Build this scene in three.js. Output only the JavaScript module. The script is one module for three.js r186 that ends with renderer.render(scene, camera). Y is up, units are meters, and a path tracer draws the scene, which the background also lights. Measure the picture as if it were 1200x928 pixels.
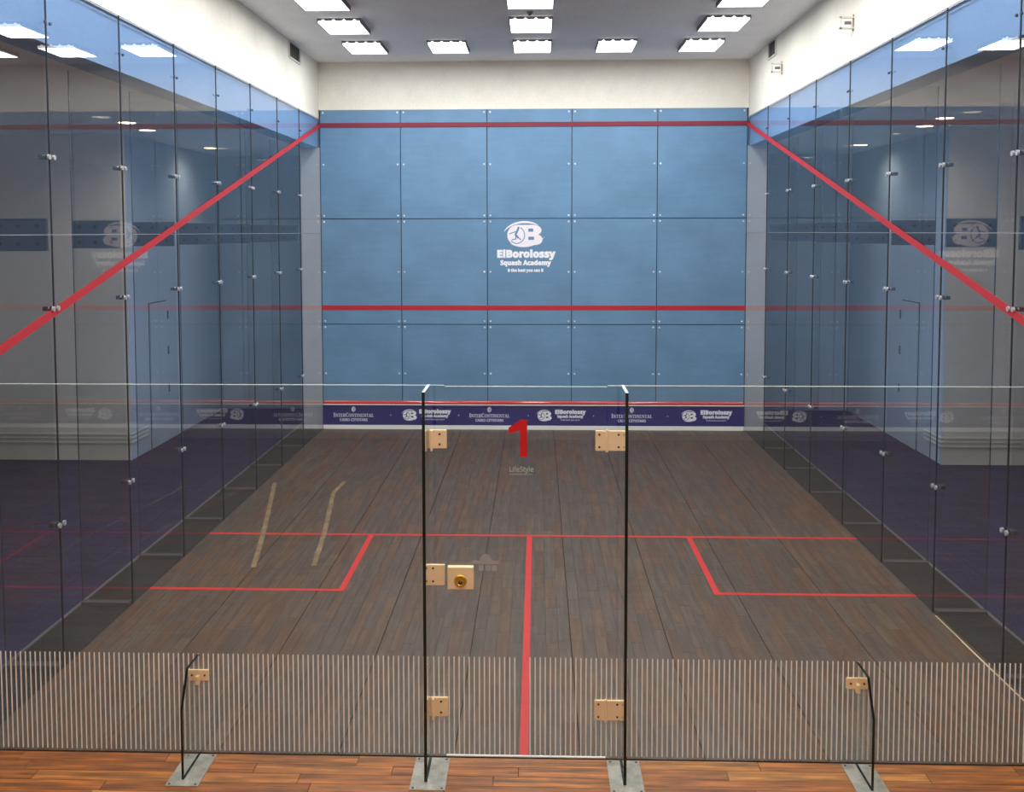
import * as THREE from 'three';
import { RectAreaLightUniformsLib } from 'three/addons/lights/RectAreaLightUniformsLib.js';
import { mergeGeometries } from 'three/addons/utils/BufferGeometryUtils.js';
import { RoundedBoxGeometry } from 'three/addons/geometries/RoundedBoxGeometry.js';

// ---------------------------------------------------------------- camera, light levels, exposure
RectAreaLightUniformsLib.init();
const scene = new THREE.Scene();
const renderer = new THREE.WebGLRenderer({ antialias: true });
renderer.toneMapping = THREE.LinearToneMapping;
renderer.toneMappingExposure = 1.0;
renderer.shadowMap.enabled = true;
const FOCAL = 1197.68, PX = 589.2, PY = 345.8;               // focal length and lens centre in pixels of 1200 x 928
const camera = new THREE.PerspectiveCamera(2 * Math.atan(464 / FOCAL) * 180 / Math.PI, 1200 / 928, 0.05, 80);
camera.setViewOffset(1200, 928, 600 - PX, 464 - PY, 1200, 928);
{
  const yaw = -0.0338, pit = 0.0617, rol = 0.0019;
  const dir = (a, b, c) => {
    const x = a * Math.cos(rol) + b * Math.sin(rol), y2 = -a * Math.sin(rol) + b * Math.cos(rol);
    const y = Math.cos(pit) * y2 - Math.sin(pit) * c, z = Math.sin(pit) * y2 + Math.cos(pit) * c;
    return new THREE.Vector3(Math.cos(yaw) * x + Math.sin(yaw) * z, y, Math.sin(yaw) * x - Math.cos(yaw) * z);
  };
  camera.position.set(0.0773, 3.0032, 5.6827);
  camera.quaternion.setFromRotationMatrix(new THREE.Matrix4().makeBasis(dir(1, 0, 0), dir(0, 1, 0), dir(0, 0, -1)));
}
scene.add(camera);
scene.background = new THREE.Color(0, 0, 0);                 // a closed room: nothing of the sky is seen
const CEILING_LAMP = 17.5;                                     // brightness of the ceiling fluorescents
const DOWNLIGHT = 2.6;                                        // watt-like strength of the real and added warm downlights in the side passages

// ---------------------------------------------------------------- helpers
let seed = 20240607;
const rnd = () => { seed = (seed * 1664525 + 1013904223) >>> 0; return seed / 4294967296; };
const rr = (a, b) => a + (b - a) * rnd();
const hash = (x, y, s) => { let h = (x * 374761393 + y * 668265263 + s * 974711) | 0; h = Math.imul(h ^ (h >>> 13), 1274126177); return ((h ^ (h >>> 16)) >>> 0) / 4294967296; };
function vnoise(x, y, s, px = 1e9, py = 1e9) {                // value noise, tiling every px, py cells
  const xi = Math.floor(x), yi = Math.floor(y), fx = x - xi, fy = y - yi, u = fx * fx * (3 - 2 * fx), v = fy * fy * (3 - 2 * fy);
  const w = (a, p) => ((a % p) + p) % p, x0 = w(xi, px), x1 = w(xi + 1, px), y0 = w(yi, py), y1 = w(yi + 1, py);
  return (hash(x0, y0, s) * (1 - u) + hash(x1, y0, s) * u) * (1 - v) + (hash(x0, y1, s) * (1 - u) + hash(x1, y1, s) * u) * v;
}
function dataTex(w, h, fn, srgb = true) {                     // fn(u, v) -> [r, g, b] in 0..1
  const d = new Uint8Array(w * h * 4);
  for (let j = 0; j < h; j++) for (let i = 0; i < w; i++) {
    const c = fn(i / w, j / h), k = 4 * (j * w + i);
    for (let n = 0; n < 3; n++) d[k + n] = Math.max(0, Math.min(255, Math.round(c[n] * 255)));
    d[k + 3] = 255;
  }
  const t = new THREE.DataTexture(d, w, h);
  t.wrapS = t.wrapT = THREE.RepeatWrapping; t.magFilter = t.minFilter = THREE.LinearFilter;
  if (srgb) t.colorSpace = THREE.SRGBColorSpace;
  t.needsUpdate = true;
  return t;
}
function canvasTex(w, h, draw) {
  const c = document.createElement('canvas'); c.width = w; c.height = h;
  draw(c.getContext('2d'), w, h);
  const t = new THREE.CanvasTexture(c); t.colorSpace = THREE.SRGBColorSpace; t.magFilter = THREE.LinearFilter;
  return t;
}
const taken = {};
const numbered = (n) => { const k = taken[n] = (taken[n] ?? -1) + 1; return k ? `${n}_${String(k).padStart(3, '0')}` : n; };
function mesh(name, geo, mat, parent) {
  const m = new THREE.Mesh(geo, mat); m.name = name; m.castShadow = m.receiveShadow = true;
  if (parent) parent.add(m);
  return m;
}
function thing(name, label, category, pos = [0, 0, 0], group) {
  const g = new THREE.Group(); g.name = numbered(name); g.position.set(...pos);
  g.userData = { label, category }; if (group) g.userData.group = group;
  scene.add(g); return g;
}
function solo(name, geo, mat, label, category, pos = [0, 0, 0], group) {
  const m = mesh(numbered(name), geo, mat, scene); m.position.set(...pos);
  m.userData = { label, category }; if (group) m.userData.group = group;
  return m;
}
function struct(name, geo, mat, label, pos = [0, 0, 0]) {
  const m = mesh(numbered(name), geo, mat, scene); m.position.set(...pos);
  m.userData = { kind: 'structure', label, category: name.split('_')[0] }; return m;
}
const metric = (g) => {                                       // uv in metres from the positions, by the way each face points
  const p = g.attributes.position, n = g.attributes.normal, uv = new Float32Array(p.count * 2);
  for (let i = 0; i < p.count; i++) {
    const a = [Math.abs(n.getX(i)), Math.abs(n.getY(i)), Math.abs(n.getZ(i))], k = a.indexOf(Math.max(...a));
    uv[2 * i] = k === 0 ? p.getZ(i) : p.getX(i); uv[2 * i + 1] = k === 1 ? p.getZ(i) : p.getY(i);
  }
  g.setAttribute('uv', new THREE.BufferAttribute(uv, 2)); return g;
};
const box = (x0, x1, y0, y1, z0, z1) => { const g = new THREE.BoxGeometry(x1 - x0, y1 - y0, z1 - z0); g.translate((x0 + x1) / 2, (y0 + y1) / 2, (z0 + z1) / 2); return metric(g); };
const cyl = (r, h, seg = 16, r2 = r) => new THREE.CylinderGeometry(r2, r, h, seg);
const merge = (...gs) => mergeGeometries(gs.map((g) => g.index ? g.toNonIndexed() : g));
const rep = (t, x, y) => { const c = t.clone(); c.repeat.set(x, y); c.needsUpdate = true; return c; };
const std = (o) => new THREE.MeshStandardMaterial(o);

// ---------------------------------------------------------------- textures and materials
const fbm = (u, v, s, c, o = 4) => { let a = 0, w = 0, k = 1; for (let i = 0; i < o; i++) { a += vnoise(u * c * 2 ** i, v * c * 2 ** i, s + i, c * 2 ** i, c * 2 ** i) * k; w += k; k *= 0.55; } return a / w; };
const plasterTex = dataTex(512, 512, (u, v) => { const n = 0.972 + 0.035 * (fbm(u, v, 3, 6) - 0.5) + 0.05 * (vnoise(u * 128, v * 128, 9, 128, 128) - 0.5); return [n, n, n * 0.995]; });
const smearTex = dataTex(1024, 1024, (u, v) => {              // rubbed, slightly cloudy paint of the blue boards
  const n = 0.92 + 0.13 * (fbm(u, v, 21, 5) - 0.5) + 0.025 * (vnoise(u * 8, v * 60, 31, 8, 60) - 0.5) + 0.04 * (vnoise(u * 300, v * 300, 33, 300, 300) - 0.5);
  return [n * 0.99, n, n * 1.005];
});
const grainTex = dataTex(256, 1024, (u, v) => {               // grain runs along v
  const f = vnoise(u * 60 + 1.5 * vnoise(u * 4, v * 6, 5, 4, 6), v * 10, 41, 61, 10), c = vnoise(u * 14, v * 4, 43, 14, 4), d = fbm(u, v, 47, 8);
  const n = 0.74 + 0.14 * (f - 0.5) + 0.16 * (c - 0.5) + 0.18 * (d - 0.5);
  return [n * 1.02, n * 0.99, n * 0.97];
});
const carpetTex = dataTex(512, 512, (u, v) => { const n = 0.75 + 0.35 * (vnoise(u * 170, v * 170, 51, 170, 170) - 0.5) + 0.25 * (fbm(u, v, 53, 6) - 0.5); const sp = vnoise(u * 256, v * 256, 59, 256, 256) > 0.985 ? 0.35 : 0; return [n + sp, n + sp, n + sp * 0.7]; });
const steelTex = dataTex(256, 256, (u, v) => { const n = 0.8 + 0.35 * (fbm(u, v, 61, 5) - 0.5) + 0.1 * (vnoise(u * 90, v * 90, 67, 90, 90) - 0.5); return [n, n * 0.99, n * 0.97]; });

const M = {
  plaster: std({ color: 0xefece4, map: rep(plasterTex, 1, 1), roughness: 0.9 }),
  ceiling: std({ color: 0xfafafa, map: rep(plasterTex, 0.6, 0.6), roughness: 0.92 }),
  rearWall: std({ color: 0xe2ddd5, map: rep(plasterTex, 0.7, 0.7), roughness: 0.9 }),
  beamBlue: std({ color: 0x95bce3, map: rep(plasterTex, 0.8, 0.8), roughness: 0.75 }),
  reflectionBlue: std({ color: 0xc0d0e3, map: rep(plasterTex, 0.7, 0.7), roughness: 0.9 }),  // plaster tinted with the blue that the side glass reflects
  joint: std({ color: 0x24323d, roughness: 0.9 }),
  carpet: std({ color: 0x3c4676, map: rep(carpetTex, 0.8, 0.8), roughness: 1 }),
  concrete: std({ color: 0x3a4347, map: rep(steelTex, 0.9, 0.9), roughness: 0.9 }),
  gapDark: std({ color: 0x1c1512, roughness: 0.95 }),
  red: std({ color: 0xcb2226, roughness: 0.55 }),
  redWall: std({ color: 0xb92634, roughness: 0.6 }),
  redDeep: std({ color: 0x7c2136, roughness: 0.6 }),
  redTin: new THREE.MeshPhysicalMaterial({ color: 0xd2303c, roughness: 0.18, clearcoat: 1, clearcoatRoughness: 0.06 }),
  redNumber: std({ color: 0xc40812, roughness: 0.5 }),
  white: std({ color: 0xf8f6f8, roughness: 0.5 }),
  whiteTrim: std({ color: 0xdcdad4, roughness: 0.6 }),
  stripe: std({ color: 0xf4ece4, roughness: 0.7 }),
  brass: std({ color: 0xf6d9ae, roughness: 0.42, metalness: 0.2 }),
  knob: std({ color: 0xdcb448, roughness: 0.28, metalness: 0.8 }),
  screwDark: std({ color: 0x4a2a16, roughness: 0.6 }),
  chrome: std({ color: 0xc6cbd2, roughness: 0.3, metalness: 0.45 }),
  screw: std({ color: 0xdde3e8, roughness: 0.35, metalness: 0.6 }),
  steel: std({ color: 0xcdccc5, map: rep(steelTex, 3, 3), roughness: 0.45, metalness: 0.5 }),
  darkMetal: std({ color: 0x4a4b58, roughness: 0.6, metalness: 0.3 }),
  housing: std({ color: 0x707175, roughness: 0.7 }),
  louvre: std({ color: 0x2b2825, roughness: 0.8 }),
  shoe: std({ color: 0x6a6c6c, roughness: 0.6, metalness: 0.3 }),
  edgeLit: std({ color: 0xcfdcd6, roughness: 0.25 }),  // pale copy of the glass edge: ceiling light put into its colour
  edge: std({ color: 0x0d1a17, roughness: 0.12 }),
  silicone: std({ color: 0x343d45, roughness: 0.5 }),
  siliconePale: std({ color: 0x9a9da4, roughness: 0.5 }),
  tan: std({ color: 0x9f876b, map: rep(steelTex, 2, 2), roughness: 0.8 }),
  glow: std({ color: 0xffffff, emissive: 0xffffff, emissiveIntensity: 3, roughness: 0.4 }),
  warmGlow: std({ color: 0xffffff, emissive: 0xffe2b0, emissiveIntensity: 9, roughness: 0.4 }),
  glassBack: new THREE.MeshPhysicalMaterial({ color: new THREE.Color(0.86, 0.905, 0.875), transmission: 1, thickness: 0, roughness: 0.0, ior: 1.6 }),
  glassSide: new THREE.MeshPhysicalMaterial({ color: new THREE.Color(0.79, 0.825, 0.9), transmission: 1, thickness: 0, roughness: 0.0, ior: 1.56 }),
  glassFin: new THREE.MeshPhysicalMaterial({ color: new THREE.Color(0.86, 0.89, 0.88), transmission: 1, thickness: 0, roughness: 0.0, ior: 1.6 }),
};
const boardColours = [0x6e584a, 0x6f5d51, 0x695c55, 0x755d4c, 0x675a53, 0x725747, 0x6c5e56, 0x6e625b, 0x746453, 0x6a5343];
const boardMats = boardColours.map((c) => std({ color: c, map: grainTex, roughness: 0.5 }));
const oakColours = [0xce8843, 0xc07837, 0xd7964e, 0xb87032, 0xc8813d];
const oakTex = dataTex(256, 1024, (u, v) => { const f = vnoise(u * 50, v * 7, 141, 50, 7), c = vnoise(u * 11, v * 3, 143, 11, 3), d = fbm(u, v, 147, 9), n = 0.68 + 0.3 * (f - 0.5) + 0.28 * (c - 0.5) + 0.35 * (d - 0.5); return [n * 1.04, n * 0.98, n * 0.9]; });
const oakMats = oakColours.map((c) => std({ color: c, map: oakTex, roughness: 0.42 }));

// ---------------------------------------------------------------- room shell
const W = 3.2, FRONT = -9.75, CEIL = 5.55, GLASS_TOP = 4.70, BEAM = 4.28, REAR = 9, OUT = 9;
struct('ceiling', box(-W - 0.3, W + 0.3, CEIL, CEIL + 0.2, FRONT - 0.3, REAR), M.ceiling, 'grey painted ceiling above the glass court');
struct('wall_front_upper', box(-W - 0.3, W + 0.3, 4.84, CEIL, FRONT - 0.3, FRONT - 0.005), M.plaster, 'white plaster band above the blue front wall');
for (const s of [-1, 1]) {
  const side = s < 0 ? 'left' : 'right';
  struct(`wall_${side}_upper`, box(Math.min(s * (W + 0.02), s * (W + 0.3)), Math.max(s * (W + 0.02), s * (W + 0.3)), GLASS_TOP, CEIL, FRONT - 0.3, REAR), M.plaster, 'white plaster wall above the glass side wall');
  struct(`wall_${side}_beam`, box(Math.min(s * (W + 0.04), s * (W + 0.3)), Math.max(s * (W + 0.04), s * (W + 0.3)), BEAM, GLASS_TOP, FRONT - 0.3, REAR), M.beamBlue, 'light blue beam behind the top of the glass side wall');
  const X = (a, b) => [Math.min(s * a, s * b), Math.max(s * a, s * b)];
  struct(`ceiling_passage_${side}`, box(...X(W + 0.3, OUT), BEAM, BEAM + 0.2, -11.5, REAR), M.ceiling, 'plain ceiling of the passage beside the court');
  struct(`floor_channel_${side}`, box(...X(W + 0.015, 3.61), -0.2, -0.004, -11.5, 0), M.concrete, 'dark floor strip at the foot of the glass fins');
  struct(`trim_channel_${side}`, box(...X(3.61, 3.635), -0.2, 0.006, -11.5, 0), std({ color: 0x8c8f90, roughness: 0.5, metalness: 0.4 }), 'pale metal edge along the navy carpet');
  struct(`floor_passage_${side}`, box(...X(3.635, OUT), -0.2, 0, -11.5, 0), M.carpet, 'speckled navy carpet in the side passage');
  struct(`wall_passage_end_${side}`, box(...X(W - 0.1, OUT), -0.2, BEAM + 0.2, -11.7, -11.5), M.reflectionBlue, 'wall at the end of the side passage, tinted blue for reflection in the glass');
  struct(`wall_passage_outer_${side}`, box(...X(OUT, OUT + 0.2), -0.2, BEAM + 0.2, -11.7, REAR), M.plaster, 'pale outer wall of the side passage');
  const blk = struct(`wall_passage_block_${side}`, box(...X(5.28, OUT), 0, BEAM, -11.5, -7.5), [M.reflectionBlue, M.reflectionBlue, M.plaster, M.plaster, M.plaster, M.plaster], 'pale projecting wall with three thin rails in the side passage');
  for (const y of [0.225, 0.282, 0.335]) {
    mesh('rail', merge(box(...X(5.262, OUT), y, y + 0.018, -7.5, -7.482), box(...X(5.262, 5.28), y, y + 0.018, -8.1, -7.5)), M.whiteTrim, blk);
  }
}
for (const [s, z0, z1] of [[-1, -8.86, -8.2], [1, -9.04, -8.38]]) {    // plain doors in the projecting walls, hinges toward the passage end
  const X = (a, b) => [Math.min(s * a, s * b), Math.max(s * a, s * b)];
  const d = struct(s < 0 ? 'door_1' : 'door_2', box(...X(5.262, 5.28), 0.005, 2.02, z0 + 0.012, z1 - 0.012), M.reflectionBlue, 'plain door in the projecting passage wall, tinted blue for the glass reflection');
  mesh('gap', merge(box(...X(5.278, 5.28), 0, 2.03, z1 - 0.012, z1 + 0.012), box(...X(5.278, 5.28), 2.02, 2.032, z0, z1)), M.joint, d);
  for (const y of [0.76, 1.31, 1.82]) mesh('hinge', box(...X(5.25, 5.28), y - 0.06, y + 0.06, z0 - 0.012, z0 + 0.012), M.darkMetal, d);
}
struct('wall_rear', box(-OUT - 0.2, OUT + 0.2, -0.2, CEIL + 0.2, REAR, REAR + 0.2), M.rearWall, 'dull wall behind the viewing area');

// front wall: backing and fifteen blue boards, each with its screws
for (const s of [-1, 1]) struct(s < 0 ? 'wall_front_left_end' : 'wall_front_right_end', box(Math.min(s * W, s * (W + 0.3)), Math.max(s * W, s * (W + 0.3)), -0.2, BEAM, FRONT - 0.3, FRONT), M.plaster, 'white end of the front wall outside the glass');
const wallFront = struct('wall_front', box(-W, W, -0.2, 4.84, FRONT - 0.3, FRONT - 0.012), M.joint, 'blue panelled front wall of the squash court');
{
  const cols = [-W, -1.981, -0.677, 0.595, 1.872, W], rows = [0.03, 1.604, 3.205, 4.838];
  const blues = [0x709ac0, 0x739dc3, 0x6e98bf, 0x719abf].map((c, i) => { const t = rep(smearTex, 0.45, 0.45); t.offset.set(i * 0.27, i * 0.41); return std({ color: c, map: t, roughness: 0.62 }); });
  const head = new THREE.SphereGeometry(0.016, 8, 4, 0, Math.PI * 2, 0, Math.PI / 2); head.rotateX(Math.PI / 2); head.scale(1, 1, 0.5);
  for (let j = 0; j < 3; j++) for (let i = 0; i < 5; i++) {
    const x0 = cols[i] + 0.006, x1 = cols[i + 1] - 0.006, y0 = rows[j] + (j ? 0.006 : 0), y1 = rows[j + 1] - (j < 2 ? 0.006 : 0);
    const p = mesh('panel', box(x0, x1, y0, y1, FRONT - 0.012, FRONT), blues[(i * 2 + j * 3) % 4], wallFront);
    const ys = j === 2 ? [y0 + 0.04, 4.02, y1 - 0.04] : j === 1 ? [y0 + 0.04, 2.4, y1 - 0.04] : [0.85, y1 - 0.04];
    for (const y of ys) for (const x of [x0 + 0.04, x1 - 0.04]) mesh('screw', head, M.screw, p).position.set(x, y, FRONT);
  }
}

// court floor: boards run from the front wall to the glass
const floor = struct('floor', box(-W, W, -0.2, -0.014, FRONT, 0.01), M.gapDark, 'dark brown wooden boards of the squash court floor');
function plank(w, l, along, uv0) {                            // a board of width w and length l, grain along its length, edges eased by a narrow chamfer
  const c = 0.0007, h = 0.012, a = w / 2, b = l / 2;
  const P = [], N = [], U = [], quad = (q, n) => { for (const k of [0, 1, 2, 0, 2, 3]) { P.push(...q[k]); N.push(...n); U.push(uv0[0] + q[k][0] / 0.36, uv0[1] + q[k][2] / 1.4); } };
  const t = [[-a + c, 0, -b + c], [a - c, 0, -b + c], [a - c, 0, b - c], [-a + c, 0, b - c]], e = [[-a, -c, -b], [a, -c, -b], [a, -c, b], [-a, -c, b]], g = e.map((p) => [p[0], -h, p[2]]);
  quad([t[0], t[3], t[2], t[1]], [0, 1, 0]);
  const ns = [[0, 0, -1], [1, 0, 0], [0, 0, 1], [-1, 0, 0]];
  for (let k = 0; k < 4; k++) { const m = (k + 1) % 4, n = ns[k], d = [n[0] * 0.707, 0.707, n[2] * 0.707]; quad([t[k], t[m], e[m], e[k]], d); quad([e[k], e[m], g[m], g[k]], n); }
  const G = new THREE.BufferGeometry();
  G.setAttribute('position', new THREE.Float32BufferAttribute(P, 3)); G.setAttribute('normal', new THREE.Float32BufferAttribute(N, 3)); G.setAttribute('uv', new THREE.Float32BufferAttribute(U, 2));
  if (along === 'x') G.rotateY(Math.PI / 2);
  return G;
}
function tinted(g, c) { const n = g.attributes.position.count, a = new Float32Array(n * 3); for (let i = 0; i < n; i++) { a[3 * i] = c.r; a[3 * i + 1] = c.g; a[3 * i + 2] = c.b; } g.setAttribute('color', new THREE.BufferAttribute(a, 3)); return g; }
{
  const seams = [-3.2, -2.47, -1.77, -1.07, -0.40, 0.325, 1.035, 1.737, 2.44, 3.2];
  const lens = [0.42, 0.55, 0.7, 0.86], far = [];
  let near = 0;
  for (let s = 0; s < 9; s++) {
    const a = seams[s] + 0.0022, b = seams[s + 1] - 0.0022, n = 8, w = (b - a) / n;
    const shapes = lens.map((l) => [plank(w - 0.0007, l - 0.0006, 'z', [rnd(), rnd()]), plank(w - 0.0007, l - 0.0006, 'z', [rnd(), rnd()])]);
    for (let k = 0; k < n; k++) {
      const x = a + w * (k + 0.5);
      let z = 0.0; let first = true;
      while (z > FRONT + 0.05) {
        let li = Math.floor(rnd() * 4), l = first ? rr(0.25, 0.8) : lens[li], own = first || z - l < FRONT + 0.3;
        if (z - l < FRONT + 0.3) { l = z - FRONT; }
        const zc = z - l / 2, tone = vnoise(x * 1.1 + 9, zc * 0.9 + 40, 71) * 0.55 + rnd() * 0.45, ci = Math.min(9, Math.floor(tone * 10));
        const geo = own ? plank(w - 0.0007, l - 0.0006, 'z', [rnd(), rnd()]) : shapes[li][Math.floor(rnd() * 2)];
        if (z > -2.05 && near < 300) { const m = mesh('board', geo, boardMats[ci], floor); m.position.set(x, -0.0004 * rnd(), zc); near++; }
        else { const c = new THREE.Color(boardColours[ci]); const g2 = geo.clone(); g2.translate(x, -0.0004 * rnd(), zc); far.push(tinted(g2, c)); }
        z -= l; first = false;
      }
    }
  }
  const m = mesh('far_boards', mergeGeometries(far), std({ color: 0xffffff, vertexColors: true, map: grainTex, roughness: 0.5 }), floor);
  m.userData.kind = 'stuff';
}

// viewing floor: oak boards run along the glass
const floorView = struct('floor_viewing', box(-OUT, OUT, -0.2, -0.014, 0.012, REAR), M.gapDark, 'orange brown oak boards in front of the glass back wall');
{
  const far = [];
  let z = 0.016, row = 0;
  while (z < REAR - 0.05) {
    const w = 0.1; let x = -OUT + rnd() * 0.8;
    while (x < OUT) {
      const l = rr(0.7, 1.5), ci = Math.floor(rnd() * 5), xc = x + l / 2, g = plank(w - 0.003, l - 0.003, 'x', [rnd(), rnd()]);
      if (row < 6 && xc > -3.6 && xc < 3.6) { mesh('board', g, oakMats[ci], floorView).position.set(xc, 0, z + w / 2); }
      else { g.translate(xc, 0, z + w / 2); far.push(tinted(g, new THREE.Color(oakColours[ci]))); }
      x += l;
    }
    z += w; row++;
  }
  const m = mesh('far_boards', mergeGeometries(far), std({ color: 0xffffff, vertexColors: true, map: oakTex, roughness: 0.42 }), floorView);
  m.userData.kind = 'stuff';
}

// ---------------------------------------------------------------- court lines
const LINE = 'red lines painted on the court';
const T = 0.0015;
solo('short_line', box(-W, W, 0, T, -4.30, -4.25), M.red, 'long red line across the court floor between the side walls', 'court line', [0, 0, 0], LINE);
solo('half_court_line', box(-0.025, 0.025, 0, T, -4.25, 0), M.red, 'red floor line from the short line to the glass door', 'court line', [0, 0, 0], LINE);
for (const s of [-1, 1]) {
  const X = (a, b) => [Math.min(s * a, s * b), Math.max(s * a, s * b)];
  const g = thing('service_box_line', s < 0 ? 'red L-shaped floor line of the service box crossed by tan streaks' : 'red L-shaped floor line of the service box without tan streaks', 'court line', [0, 0, 0], LINE);
  mesh('side_line', box(...X(1.545, 1.595), 0, T, -4.25, -2.72), M.red, g);
  mesh('rear_line', box(...X(1.545, W), 0, T, -2.72, -2.67), M.red, g);
}
solo('service_line', box(-W, W, 1.822, 1.892, FRONT, FRONT + 0.003), M.redWall, 'bright red line across the middle of the blue wall', 'court line', [0, 0, 0], LINE);
solo('front_out_line', box(-W, W, 4.578, 4.645, FRONT, FRONT + 0.012), M.redDeep, 'deep crimson line along the top of the blue wall', 'court line', [0, 0, 0], LINE);
for (const s of [-1, 1]) {
  const z0 = 0, z1 = FRONT, y0 = 2.19, y1 = 4.61, h = 0.03, L = Math.hypot(z1 - z0, y1 - y0);
  const g = new THREE.BoxGeometry(0.003, 2 * h, L); g.rotateX(Math.atan2(y1 - y0, -(z1 - z0))); g.translate(s * (W - 0.0085), (y0 + y1) / 2, (z0 + z1) / 2);
  solo('side_out_line', g, M.redWall, s < 0 ? 'sloping red tape line on the side glass under the plain white wall' : 'sloping red tape line on the side glass under the bracketed white wall', 'court line', [0, 0, 0], LINE);
}

solo('floor_sealant', merge(...[[-2.25, -1.75, 0.006], [-1.75, -1.2, 0.011], [-1.2, -0.6, 0.007], [-0.6, -0.05, 0.01]].map(([a, b, w]) => box(W - 0.006 - w, W - 0.006, 0, 0.006, a, b))), std({ color: 0xd9c3a2, roughness: 0.8 }), 'ragged pale sealant bead at the foot of the side glass', 'sealant');

// flat tan streaks laid on the boards
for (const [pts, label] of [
  [[[-3.072, -6.325], [-2.687, -4.429], [-2.47, -3.246]], 'straight tan streak on the dark boards near the side glass'],
  [[[-2.24, -6.42], [-2.277, -5.904], [-2.05, -4.299], [-1.936, -3.308]], 'tan streak with a bent end on the dark boards'],
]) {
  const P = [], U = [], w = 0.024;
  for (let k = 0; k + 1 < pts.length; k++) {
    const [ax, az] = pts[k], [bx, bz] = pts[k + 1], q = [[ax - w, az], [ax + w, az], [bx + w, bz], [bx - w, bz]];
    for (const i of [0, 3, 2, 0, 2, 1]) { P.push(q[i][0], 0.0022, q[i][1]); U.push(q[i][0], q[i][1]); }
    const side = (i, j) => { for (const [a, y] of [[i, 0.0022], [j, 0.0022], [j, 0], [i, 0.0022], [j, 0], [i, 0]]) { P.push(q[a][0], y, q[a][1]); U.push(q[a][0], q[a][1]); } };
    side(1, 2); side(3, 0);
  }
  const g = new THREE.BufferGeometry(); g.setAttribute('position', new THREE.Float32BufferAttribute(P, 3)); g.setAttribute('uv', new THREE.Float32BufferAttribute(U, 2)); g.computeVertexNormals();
  solo('tan_streak', g, M.tan, label, 'mark');
}

// ---------------------------------------------------------------- printed marks
function emblem(c, x, y, s, ink, ground) {                    // ball in a ring beside a heavy B, under and over swooshes; width s
  c.save(); c.translate(x, y); c.scale(s, s); c.lineJoin = 'round';
  c.fillStyle = ink;
  c.beginPath(); c.moveTo(0, 0.3); c.bezierCurveTo(0.12, -0.02, 0.62, -0.1, 0.86, 0.12); c.bezierCurveTo(0.62, 0.02, 0.22, 0.0, 0, 0.3); c.fill();
  c.beginPath(); c.moveTo(0.3, 0.1); c.lineTo(0.74, 0.1); c.bezierCurveTo(0.96, 0.12, 0.96, 0.32, 0.84, 0.36); c.bezierCurveTo(1.0, 0.42, 0.98, 0.64, 0.76, 0.645); c.lineTo(0.34, 0.66); c.closePath(); c.fill();
  c.beginPath(); c.ellipse(0.32, 0.375, 0.23, 0.27, 0, 0, 7); c.fill();
  c.beginPath(); c.moveTo(0.16, 0.6); c.bezierCurveTo(0.4, 0.78, 0.85, 0.72, 1.0, 0.4); c.bezierCurveTo(0.86, 0.62, 0.5, 0.7, 0.16, 0.6); c.fill();
  c.fillStyle = ground; c.fillRect(0.6, 0.2, 0.12, 0.085); c.fillRect(0.6, 0.42, 0.14, 0.085);
  c.strokeStyle = ground; c.lineWidth = 0.022; c.beginPath(); c.ellipse(0.32, 0.375, 0.19, 0.225, 0, -1.1, 2.4); c.stroke();
  c.lineWidth = 0.05; c.lineCap = 'round';
  c.beginPath(); c.moveTo(0.35, 0.22); c.lineTo(0.29, 0.36); c.lineTo(0.35, 0.44); c.stroke();
  c.lineWidth = 0.025; c.beginPath(); c.moveTo(0.33, 0.27); c.lineTo(0.24, 0.3); c.lineTo(0.15, 0.34); c.moveTo(0.29, 0.36); c.lineTo(0.3, 0.48); c.lineTo(0.21, 0.5); c.moveTo(0.35, 0.44); c.lineTo(0.42, 0.5); c.stroke();
  c.beginPath(); c.ellipse(0.36, 0.18, 0.025, 0.03, 0, 0, 7); c.fillStyle = ground; c.fill();
  c.restore();
}
function fitText(c, t, x, y, w, font, size, stroke) { c.save(); c.font = `${font.replace('SIZE', size + 'px')}`; c.textAlign = 'center'; c.textBaseline = 'middle'; c.translate(x, y); c.scale(w / c.measureText(t).width, 1); if (stroke) { c.lineWidth = stroke; c.strokeStyle = c.fillStyle; c.strokeText(t, 0, 0); } c.fillText(t, 0, 0); c.restore(); }
{ // sticker on the blue wall
  const x0 = -0.655, x1 = 0.41, y0 = 2.235, y1 = 3.2, S = 640;
  const t = canvasTex(Math.round((x1 - x0) * S), Math.round((y1 - y0) * S), (c, w, h) => {
    const ground = '#628cb1', X = (x) => (x - x0) * S, Y = (y) => (y1 - y) * S;
    c.fillStyle = ground; c.fillRect(0, 0, w, h);
    c.save(); c.translate(0, Y(3.165)); c.scale(1, 0.9); emblem(c, X(-0.43), 0, 0.62 * S, '#f0ecf4', ground); c.restore();
    c.fillStyle = '#f2f2fa';
    fitText(c, 'ElBorolossy', X(-0.095), Y(2.672), 0.88 * S, 'bold SIZE sans-serif', 0.148 * S, 0.014 * S);
    fitText(c, 'Squash Academy', X(-0.1), Y(2.538), 0.76 * S, 'bold SIZE sans-serif', 0.096 * S, 0.009 * S);
    fitText(c, 'B the best you can B', X(-0.1), Y(2.425), 0.54 * S, 'bold SIZE sans-serif', 0.062 * S, 0.005 * S);
  });
  const g = new THREE.BoxGeometry(x1 - x0, y1 - y0, 0.002);
  solo('wall_sticker', g, std({ map: t, roughness: 0.6 }), 'blue sticker with a white club emblem and lettering on the blue wall', 'sticker', [(x0 + x1) / 2, (y0 + y1) / 2, FRONT + 0.001]);
}
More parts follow.
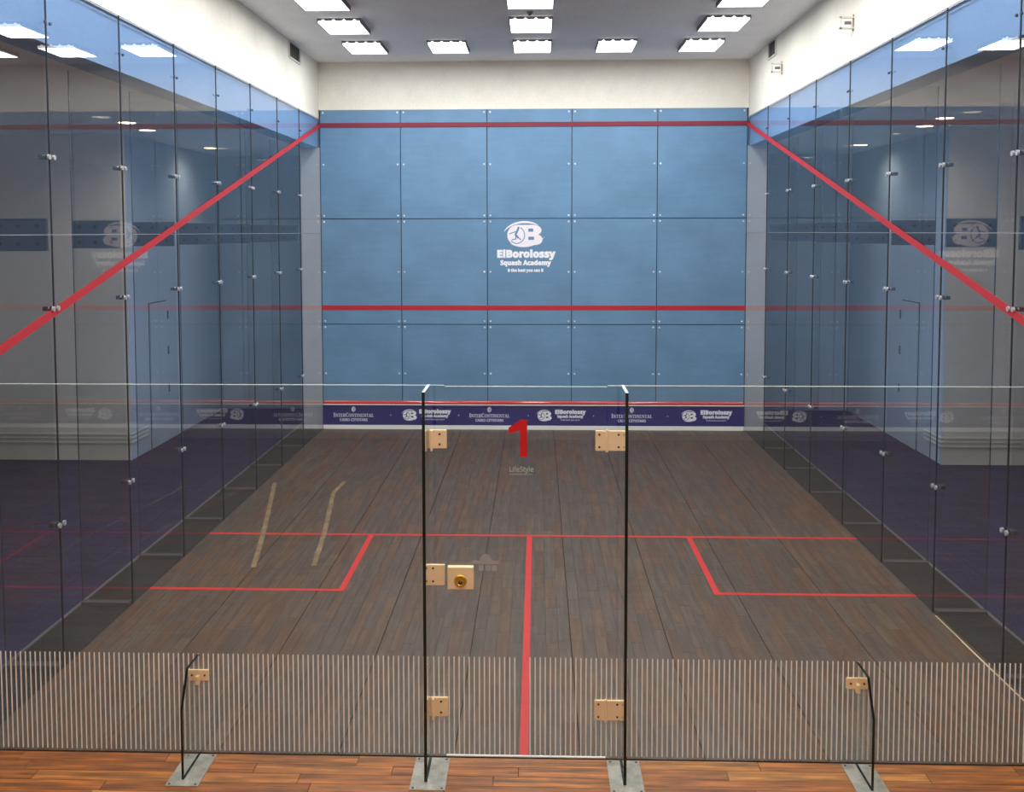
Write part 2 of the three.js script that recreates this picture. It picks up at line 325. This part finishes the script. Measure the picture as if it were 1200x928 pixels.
{ // the tin along the foot of the front wall
  const g = thing('tin_board', 'navy board printed with white names below a red rail', 'tin', [0, 0, FRONT]);
  const S = 320, H = 0.35;
  const t = canvasTex(2048, Math.round(H * S), (c, w, h) => {
    const ground = '#1c1d72', X = (x) => (x + W) * S, Y = (y) => (0.385 - y) * S;
    c.fillStyle = ground; c.fillRect(0, 0, w, h);
    for (const [ex, t0, t1] of [[-2.0, -1.73, -1.245], [0.06, 0.345, 0.81], [2.25, 2.545, 3.02]]) {
      emblem(c, X(ex), Y(0.305), 0.25 * S, '#f4f2fa', ground);
      c.fillStyle = '#f4f4fb';
      fitText(c, 'ElBorolossy', X((t0 + t1) / 2), Y(0.272), (t1 - t0) * S, 'bold SIZE sans-serif', 0.085 * S, 0.008 * S);
      fitText(c, 'Squash Academy', X((t0 + t1) / 2), Y(0.205), (t1 - t0) * 0.84 * S, 'bold SIZE sans-serif', 0.058 * S, 0.005 * S);
      fitText(c, 'B the best you can B', X((t0 + t1) / 2), Y(0.152), (t1 - t0) * 0.62 * S, 'bold SIZE sans-serif', 0.03 * S);
    }
    for (const [xc] of [[-2.735], [-0.652], [1.511]]) {
      c.fillStyle = '#d8d4e2'; c.beginPath(); c.ellipse(X(xc), Y(0.305), 0.032 * S, 0.042 * S, 0, 0, 7); c.fill();
      c.fillStyle = '#b9b3c8'; c.beginPath(); c.ellipse(X(xc + 0.01), Y(0.3), 0.012 * S, 0.028 * S, 0, 0, 7); c.fill();
      c.fillStyle = '#ecebf6'; c.textAlign = 'center'; c.textBaseline = 'alphabetic';
      c.save(); c.translate(X(xc - 0.31), Y(0.185)); const scale = 0.62 * S / (() => { let q = 0; for (const [s, z] of [['I', 1], ['NTER', 0.8], ['C', 1], ['ONTINENTAL', 0.8]]) { c.font = `bold ${0.085 * S * z}px serif`; q += c.measureText(s).width; } return q; })();
      c.scale(scale, 1); c.textAlign = 'left'; let q = 0;
      for (const [s, z] of [['I', 1], ['NTER', 0.8], ['C', 1], ['ONTINENTAL', 0.8]]) { c.font = `bold ${0.085 * S * z}px serif`; c.fillText(s, q, 0); q += c.measureText(s).width; }
      c.restore();
      fitText(c, 'CAIRO CITYSTARS', X(xc), Y(0.14), 0.43 * S, 'SIZE sans-serif', 0.05 * S, 0.003 * S);
    }
  });
  const bg = new THREE.BoxGeometry(2 * W - 0.01, H, 0.03); bg.translate(0, 0.035 + H / 2, 0.015);
  const side = std({ color: 0x1c1d72, roughness: 0.5 });
  mesh('printed_board', bg, [side, side, side, side, std({ map: t, roughness: 0.45 }), side], g);
  mesh('base_strip', box(-W + 0.005, W - 0.005, 0.0, 0.062, 0, 0.036), M.white, g);
  const rail = new THREE.CapsuleGeometry(0.026, 2 * W - 0.07, 6, 24); rail.rotateZ(Math.PI / 2); rail.scale(1, 1.1, 1); rail.translate(0, 0.408, 0.024);
  mesh('red_rail', rail, M.redTin, g);
  mesh('rail_highlight', box(-W + 0.005, W - 0.005, 0.372, 0.385, 0, 0.05), M.white, g);  // lamp highlight along the rail, put in as a white strip
  for (const x of [-2.16, -1.12, -0.06, 0.93, 2.05]) { const s = cyl(0.008, 0.006, 10); s.rotateX(Math.PI / 2); mesh('screw', s, M.screw, g).position.set(x, 0.215, 0.032); }
}

// ---------------------------------------------------------------- glass
// one sheet with polished edges of the real thickness; outline in the sheet's own plane, normal along its third axis
function slab(parent, pts, thick, mat, toWorld, namePane = 'pane', edgeMat = M.edge, pale = [], skip = []) {
  const shape = new THREE.Shape(pts.map((p) => new THREE.Vector2(p[0], p[1])));
  const g = new THREE.ShapeGeometry(shape); g.applyMatrix4(toWorld);
  const pane = mesh(namePane, g, mat, parent);
  const es = [], ps = [];
  for (let k = 0; k < pts.length; k++) {
    if (skip.includes(k)) continue;
    const a = pts[k], b = pts[(k + 1) % pts.length], L = Math.hypot(b[0] - a[0], b[1] - a[1]);
    const e = new THREE.BoxGeometry(L, mat === M.glassSide ? 0.002 : 0.003, thick); e.rotateZ(Math.atan2(b[1] - a[1], b[0] - a[0]));
    e.translate((a[0] + b[0]) / 2, (a[1] + b[1]) / 2, 0); e.applyMatrix4(toWorld); (pale.includes(k) ? ps : es).push(e);
  }
  if (es.length) mesh('edge', mergeGeometries(es), edgeMat, pane);
  if (ps.length) mesh('lit_edge', mergeGeometries(ps), M.edgeLit, pane);
  return pane;
}
const inXY = (z) => new THREE.Matrix4().makeTranslation(0, 0, z);                                             // sheet across the court
const inZY = (x) => new THREE.Matrix4().makeRotationY(-Math.PI / 2).premultiply(new THREE.Matrix4().makeTranslation(x, 0, 0));   // sheet along the court: first axis = z
const rectPts = (a0, a1, b0, b1) => [[a0, b0], [a1, b0], [a1, b1], [a0, b1]];

// side walls
const jz = [0, -1.125, -2.33, -3.54, -4.745, -6.0, -7.2, -8.39, FRONT];
const ord = ['first', 'second', 'third', 'fourth', 'fifth', 'sixth', 'seventh', 'eighth'];
const MID = 2.99;
for (const s of [-1, 1]) {
  const where = s < 0 ? 'streaked side' : 'bracket side';
  for (let k = 0; k < 8; k++) {
    const g = thing('glass_side_panel', `clear glass wall panel on the ${where}, ${ord[7 - k]} from the blue wall`, 'glass panel', [0, 0, 0], 'glass panels of the court side walls');
    const a = jz[k + 1] + 0.0012, b = jz[k] - 0.0012;
    slab(g, rectPts(a, b, 0.0, MID - 0.002), 0.012, M.glassSide, inZY(s * W), 'lower_pane', M.silicone);
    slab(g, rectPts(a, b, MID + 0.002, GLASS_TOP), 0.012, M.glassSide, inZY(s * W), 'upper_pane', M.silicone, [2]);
    mesh('joint_strip', box(s * W - 0.0075, s * W + 0.0075, MID - 0.0022, MID + 0.0022, a, b), M.siliconePale, g);
  }
  for (let k = 1; k < 8; k++) {
    const z = jz[k];
    const g = thing('glass_fin', `glass fin outside the wall on the ${where}, ${ord[7 - k]} from the blue wall`, 'glass fin', [s * (W + 0.012), 0, z], 'fins outside the court side walls');
    const X = (a, b) => [Math.min(s * a, s * b), Math.max(s * a, s * b)];
    const pane = (y0, y1, n) => slab(g, rectPts(...X(0.01, 0.4), y0, y1), 0.015, M.glassFin, inXY(0), n, M.silicone, [], [0, 1, 2, 3].filter((q) => q !== (s > 0 ? 1 : 3)));
    pane(0.02, MID - 0.003, 'lower_pane'); pane(MID + 0.003, BEAM, 'upper_pane');
    const pl = mesh('splice_plate', box(...X(0.02, 0.4), MID - 0.11, MID + 0.11, -0.014, 0.014), M.darkMetal, g);
    const bolt = cyl(0.014, 0.01, 10); bolt.rotateX(Math.PI / 2);
    for (const x of [0.08, 0.21, 0.34]) for (const y of [-0.06, 0.06]) mesh('bolt', bolt, M.louvre, pl).position.set(s * x, MID + y, 0.018);
    mesh('shoe', box(...X(0.01, 0.4), -0.004, 0.02, -0.035, 0.035), M.shoe, g);
    for (const y of [1.005, 2.49, 3.51, 4.4]) {
      const r = y > BEAM ? 0.011 : 0.018;
      const d = (dz) => { const c = cyl(r, 0.014, 14); c.rotateZ(Math.PI / 2); c.translate(s * -0.026, y, dz); return c; };
      const cl = mesh('clamp', d(-0.034), y > BEAM ? M.darkMetal : M.chrome, g); mesh('clamp', d(0.034), y > BEAM ? M.darkMetal : M.chrome, g);
      if (y < BEAM) mesh('bracket', box(...X(0.004, 0.05), y - 0.014, y + 0.014, -0.034, 0.034), M.darkMetal, cl);
    }
  }
}

// back wall: two fixed panels and the door, with white stripes on their lower part
const TOP = 2.145;
const stripeGeo = box(-0.0033, 0.0033, 0.016, 0.588, 0.0065, 0.0075);
function backPanel(name, label, category, x0, x1, y0, top) {
  const g = thing(name, label, category, [0, 0, 0]);
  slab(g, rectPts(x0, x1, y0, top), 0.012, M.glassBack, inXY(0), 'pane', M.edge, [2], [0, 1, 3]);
  return g;
}
function stripes(g, x0, x1) {
  for (let n = Math.ceil((x0 + 0.003 + W) / 0.0289); n <= Math.floor((x1 - 0.003 + W) / 0.0289); n++) {
    const x = -W + n * 0.0289;
    if (Math.abs(x) > 0.026) mesh('stripe', stripeGeo, M.stripe, g).position.x = x;   // the row leaves out the red centre line
  }
}
const DL = -0.442, DR = 0.467;
const backs = [
  backPanel('glass_back_panel', 'wide striped glass back panel on the lock side of the door', 'glass panel', -W + 0.01, DL - 0.003, 0.0, TOP),
  backPanel('glass_back_panel', 'wide striped glass back panel on the hinge side of the door', 'glass panel', DR + 0.003, W - 0.01, 0.0, TOP),
];
[[-W + 0.01, DL], [DR, W - 0.01]].forEach(([a, b], i) => stripes(backs[i], a, b));
const plate = (w, h, d, r = 0.004) => new RoundedBoxGeometry(w, h, d, 2, r);
const screwHead = cyl(0.0062, 0.004, 10); screwHead.rotateX(Math.PI / 2);
function fitting(parent, name, x0, x1, y0, y1, z, d, screws, mat = M.brass) {
  const p = mesh(name, plate(x1 - x0, y1 - y0, d), mat, parent); p.position.set((x0 + x1) / 2, (y0 + y1) / 2, z);
  for (const [sx, sy] of screws) mesh('screw', screwHead, M.screwDark, p).position.set(sx - p.position.x, sy - p.position.y, d / 2 + 0.001);
  return p;
}
{ // the door
  const g = backPanel('glass_door', 'clear glass court door with a red number one and brass fittings', 'door', DL, DR, 0.012, TOP - 0.006);
  stripes(g, DL, DR);
  mesh('bottom_rail', box(DL, DR, 0.002, 0.008, -0.008, 0.008), M.whiteTrim, g);
  // lock
  const lock = fitting(g, 'lock', -0.429, -0.281, 0.992, 1.12, 0.026, 0.04, []);
  const ring = new THREE.TorusGeometry(0.027, 0.008, 10, 28); mesh('knob', ring, M.knob, lock).position.set(0.0, -0.012, 0.026);
  const dome = new THREE.SphereGeometry(0.013, 16, 8, 0, Math.PI * 2, 0, Math.PI / 2); dome.rotateX(Math.PI / 2); mesh('key_hole', dome, M.screwDark, lock).position.set(0.0, -0.022, 0.024);
  const back = cyl(0.027, 0.012, 24); back.rotateX(Math.PI / 2); mesh('rose', back, M.knob, lock).position.set(0, -0.012, 0.022);
  // hinges
  for (const [y0, y1] of [[1.781, 1.895], [0.232, 0.349]]) {
    const h = fitting(g, 'hinge', 0.402, 0.574, y0, y1, 0.014, 0.016, [[0.424, y0 + 0.022], [0.424, y1 - 0.022], [0.531, y0 + 0.022], [0.531, y1 - 0.022], [0.561, y0 + 0.022], [0.561, y1 - 0.022]]);
    const pin = cyl(0.008, y1 - y0 + 0.012, 12); mesh('hinge_pin', pin, M.brass, h).position.set(-0.022, 0, 0.008);
  }
  // number 1
  const sh = new THREE.Shape(); [[0.012, 0], [0.053, 0], [0.053, 0.213], [0.022, 0.213], [-0.052, 0.166], [-0.052, 0.132], [0.012, 0.148]].forEach((p, i) => i ? sh.lineTo(...p) : sh.moveTo(...p));
  const one = new THREE.ExtrudeGeometry(sh, { depth: 0.001, bevelEnabled: false }); mesh('number_one', one, M.redNumber, g).position.set(-0.032, 1.742, 0.0065);
  // etched maker's mark under it and a faint grey domed mark beside the lock
  const mark = canvasTex(256, 128, (c) => { c.clearRect(0, 0, 256, 128); c.fillStyle = 'rgba(165,180,172,0.75)'; fitText(c, 'LifeStyle', 128, 52, 236, 'SIZE sans-serif', 64, 3); c.fillRect(10, 96, 226, 8); c.fillRect(40, 84, 170, 3); });
  mesh('maker_mark', new THREE.PlaneGeometry(0.15, 0.078), std({ map: mark, transparent: true, roughness: 0.6 }), g).position.set(-0.012, 1.664, 0.0066);
  const mark2 = canvasTex(256, 160, (c) => { c.clearRect(0, 0, 256, 160); c.fillStyle = 'rgba(176,170,162,0.55)'; c.beginPath(); c.arc(140, 62, 52, Math.PI, 0); c.fill(); c.fillRect(20, 62, 236, 30); for (const x of [100, 156, 212]) c.fillRect(x - 20, 100, 44, 48); });
  mesh('faint_mark', new THREE.PlaneGeometry(0.17, 0.115), std({ map: mark2, transparent: true, roughness: 0.6 }), g).position.set(-0.222, 1.135, 0.0066);
}
// strike plate on the fixed panel next to the lock
fitting(backs[0], 'strike_plate', -0.548, -0.446, 1.006, 1.126, 0.014, 0.016, [[-0.512, 1.03], [-0.512, 1.105]]);

// fins that brace the back wall, in steel shoes
function tallFin(x, label, clamps) {
  const g = thing('door_fin', label, 'glass fin', [x, 0, 0], 'tall fins beside the door');
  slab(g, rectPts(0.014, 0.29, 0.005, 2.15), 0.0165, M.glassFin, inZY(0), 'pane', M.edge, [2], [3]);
  for (const [y0, y1] of clamps) {
    const c = fitting(g, 'clamp', 0.0, 0.1, y0, y1, 0.014, 0.016, [[0.06, y0 + 0.024], [0.06, y1 - 0.024]]);
    const fl = plate(0.012, y1 - y0 + 0.012, 0.03); mesh('flange', fl, M.brass, c).position.set(-0.034, -0.006, 0.018);
  }
  return g;
}
tallFin(-0.531, 'tall narrow glass fin on the lock side of the door', [[1.79, 1.896], [0.243, 0.355]]);
tallFin(0.553, 'tall narrow glass fin on the hinge side of the door', []);
for (const [x, label] of [[-1.868, 'low cut-corner glass fin toward the side of the tan streaks'], [1.876, 'low cut-corner glass fin toward the side wall carrying two brackets']]) {
  const g = thing('low_fin', label, 'glass fin', [x, 0, 0], 'low fins bracing the back wall');
  slab(g, [[0.012, 0.005], [0.305, 0.005], [0.305, 0.395], [0.2, 0.585], [0.012, 0.585]], 0.013, M.glassFin, inZY(0), 'pane', M.edge, [], [4]);
  const c = fitting(g, 'clamp', -0.06, 0.06, 0.433, 0.498, 0.014, 0.014, [[-0.037, 0.466], [0.037, 0.466], [0.004, 0.452]]);
  const fl = plate(0.022, 0.05, 0.03); mesh('flange', fl, M.brass, c).position.set(0, -0.022, 0.018);
}
const bolt4 = cyl(0.006, 0.004, 10);
for (const [x0, x1, label] of [[-1.945, -1.765, 'worn steel floor plate under the low fin by the tan streaks'], [-0.613, -0.42, 'worn steel floor plate on the lock side of the door'], [0.472, 0.655, 'worn steel floor plate on the hinge side of the door'], [1.79, 1.965, 'worn steel floor plate under the low fin below the bracketed wall']]) {
  const g = thing('floor_plate', label, 'floor plate', [(x0 + x1) / 2, 0, 0.2], 'steel plates holding the fins');
  const w = x1 - x0, b = new THREE.BoxGeometry(w, 0.005, 0.34); b.translate(0, 0.0025, 0.0);
  mesh('plate', metric(b), M.steel, g);
  for (const sx of [-1, 1]) for (const sz of [-1, 1]) mesh('screw', bolt4, M.screwDark, g).position.set(sx * (w / 2 - 0.018), 0.006, sz * 0.152);
}

// ---------------------------------------------------------------- ceiling lamps
const LW = 0.5, LL = 0.72, LH = 0.05;
const tubeGeo = new THREE.CapsuleGeometry(0.021, LL - 0.03, 4, 12); tubeGeo.rotateX(Math.PI / 2);
function ceilingLamp(x, z, label) {
  const g = thing('ceiling_lamp', label, 'ceiling lamp', [x, CEIL, z], 'fluorescent lamps on the court ceiling');
  mesh('housing', merge(box(-LW / 2 - 0.012, LW / 2 + 0.012, -LH + 0.02, 0, -LL / 2 - 0.012, LL / 2 + 0.012), box(-LW / 2 - 0.012, -LW / 2, -LH, -LH + 0.02, -LL / 2 - 0.012, LL / 2 + 0.012), box(LW / 2, LW / 2 + 0.012, -LH, -LH + 0.02, -LL / 2 - 0.012, LL / 2 + 0.012)), M.housing, g);
  mesh('diffuser', box(-LW / 2, LW / 2, -LH, -LH + 0.02, -LL / 2, LL / 2), M.glow, g);
  for (let k = 0; k < 4; k++) mesh('tube', tubeGeo, M.glow, g).position.set((k - 1.5) * 0.125, -LH + 0.016, 0.02);
  const l = new THREE.RectAreaLight(0xfffdf8, CEILING_LAMP, LW, LL); l.position.set(0, -LH - 0.012, 0); l.rotation.x = -Math.PI / 2; l.castShadow = true; g.add(l);
}
const spot = { '-2.27': 'beside the plain wall', '-1.13': 'second from the plain wall', '0.01': 'in the middle', '1.14': 'second from the bracketed wall', '2.29': 'beside the bracketed wall' };
for (const x of [-2.27, -1.13, 0.01, 1.14, 2.29]) ceilingLamp(x, -8.42, `lamp in the row of five nearest the front wall, ${spot[x]}`);
for (let k = 0; k < 10; k++) {
  const z = -6.98 + k * 1.38;
  for (const x of [-2.29, 0.0, 2.33]) ceilingLamp(x, z, `ceiling lamp in a row of three, ${['second', 'third', 'fourth', 'fifth', 'sixth', 'seventh', 'eighth', 'ninth', 'tenth', 'eleventh'][k]} row from the front, ${x < -1 ? 'beside the plain wall' : x > 1 ? 'beside the bracketed wall' : 'in the middle'}`);
}

// warm downlights of the side passages; those out of view are added fill
for (const s of [-1, 1]) for (const [x, z, n] of [[4.65, -6.05, 'third'], [4.75, -6.92, 'second'], [4.82, -9.6, 'first'], [4.7, -2.3, 'fourth'], [4.7, 0.8, 'fifth'], [4.7, 3.9, 'sixth'], [7.2, -5.4, 'seventh'], [7.2, -2.3, 'eighth'], [7.2, 0.8, 'ninth'], [7.2, 3.9, 'tenth']]) {
  const g = thing('downlight', `warm downlight in the passage on the ${s < 0 ? 'streaked' : 'bracket'} side, ${n} from its end`, 'downlight', [s * x, BEAM, z], 'warm downlights beside the court');
  const r = new THREE.TorusGeometry(0.1, 0.014, 8, 24); r.rotateX(Math.PI / 2); mesh('ring', r, M.whiteTrim, g);
  const d = cyl(0.095, 0.02, 24); d.translate(0, -0.004, 0); mesh('lens', d, M.warmGlow, g);
  const l = new THREE.SpotLight(0xfff0dc, DOWNLIGHT, 0, 1.45, 1, 2); l.position.set(0, -0.03, 0); l.target.position.set(0, -2, 0); l.castShadow = true; l.shadow.radius = 4; g.add(l); g.add(l.target);
}

// ---------------------------------------------------------------- small fixtures
for (const [s, z0, z1, label] of [[-1, -8.53, -7.95, 'dark square vent high on the plain white side wall'], [1, -8.45, -8.05, 'dark square vent high on the white wall with brackets']]) {
  const x = s * (W + 0.02), g = thing('wall_vent', label, 'vent', [x, 5.435, (z0 + z1) / 2]), w = (z1 - z0) / 2, h = 0.095;
  const X = (a, b) => [Math.min(-s * a, -s * b), Math.max(-s * a, -s * b)];
  mesh('backing', box(...X(0, 0.004), -h, h, -w, w), M.louvre, g);
  mesh('frame', merge(box(...X(0, 0.02), -h - 0.02, -h, -w - 0.02, w + 0.02), box(...X(0, 0.02), h, h + 0.012, -w - 0.02, w + 0.02), box(...X(0, 0.02), -h, h, -w - 0.02, -w), box(...X(0, 0.02), -h, h, w, w + 0.02)), M.whiteTrim, g);
  for (let k = 1; k < 5; k++) mesh('slat', box(...X(0.004, 0.014), -h, h, -w + k * w * 0.4 - 0.008, -w + k * w * 0.4 + 0.008), M.housing, g);
}
for (const [y, z, label] of [[5.1, -7.75, 'small metal wall bracket near the vent on the white wall'], [5.07, -4.77, 'small metal wall bracket away from the vent on the white wall']]) {
  const g = thing('wall_bracket', label, 'bracket', [W + 0.02, y, z], 'brackets on the white wall');
  mesh('back_plate', box(-0.012, 0, -0.08, 0.08, 0.03, 0.05), std({ color: 0x94877d, roughness: 0.6 }), g);
  mesh('arm', merge(box(-0.14, 0, 0.045, 0.06, 0.025, 0.06), box(-0.14, 0, -0.06, -0.045, 0.025, 0.06), box(-0.14, -0.125, -0.06, 0.06, 0.025, 0.06)), M.whiteTrim, g);
  const b = cyl(0.016, 0.06, 12); b.rotateZ(Math.PI / 2); b.translate(-0.06, 0, 0.04); mesh('bolt', b, M.housing, g);
}
{
  const g = thing('ceiling_sensor', 'tiny brown sensor on the ceiling between two middle lamps', 'sensor', [-0.01, CEIL, -6.35]);
  const b = cyl(0.03, 0.02, 14, 0.04); b.translate(0, -0.01, 0); mesh('base', b, std({ color: 0x8a7c6c, roughness: 0.7 }), g);
  const d = new THREE.SphereGeometry(0.02, 10, 6); d.translate(0, -0.025, 0); mesh('lens', d, M.housing, g);
}

renderer.render(scene, camera);
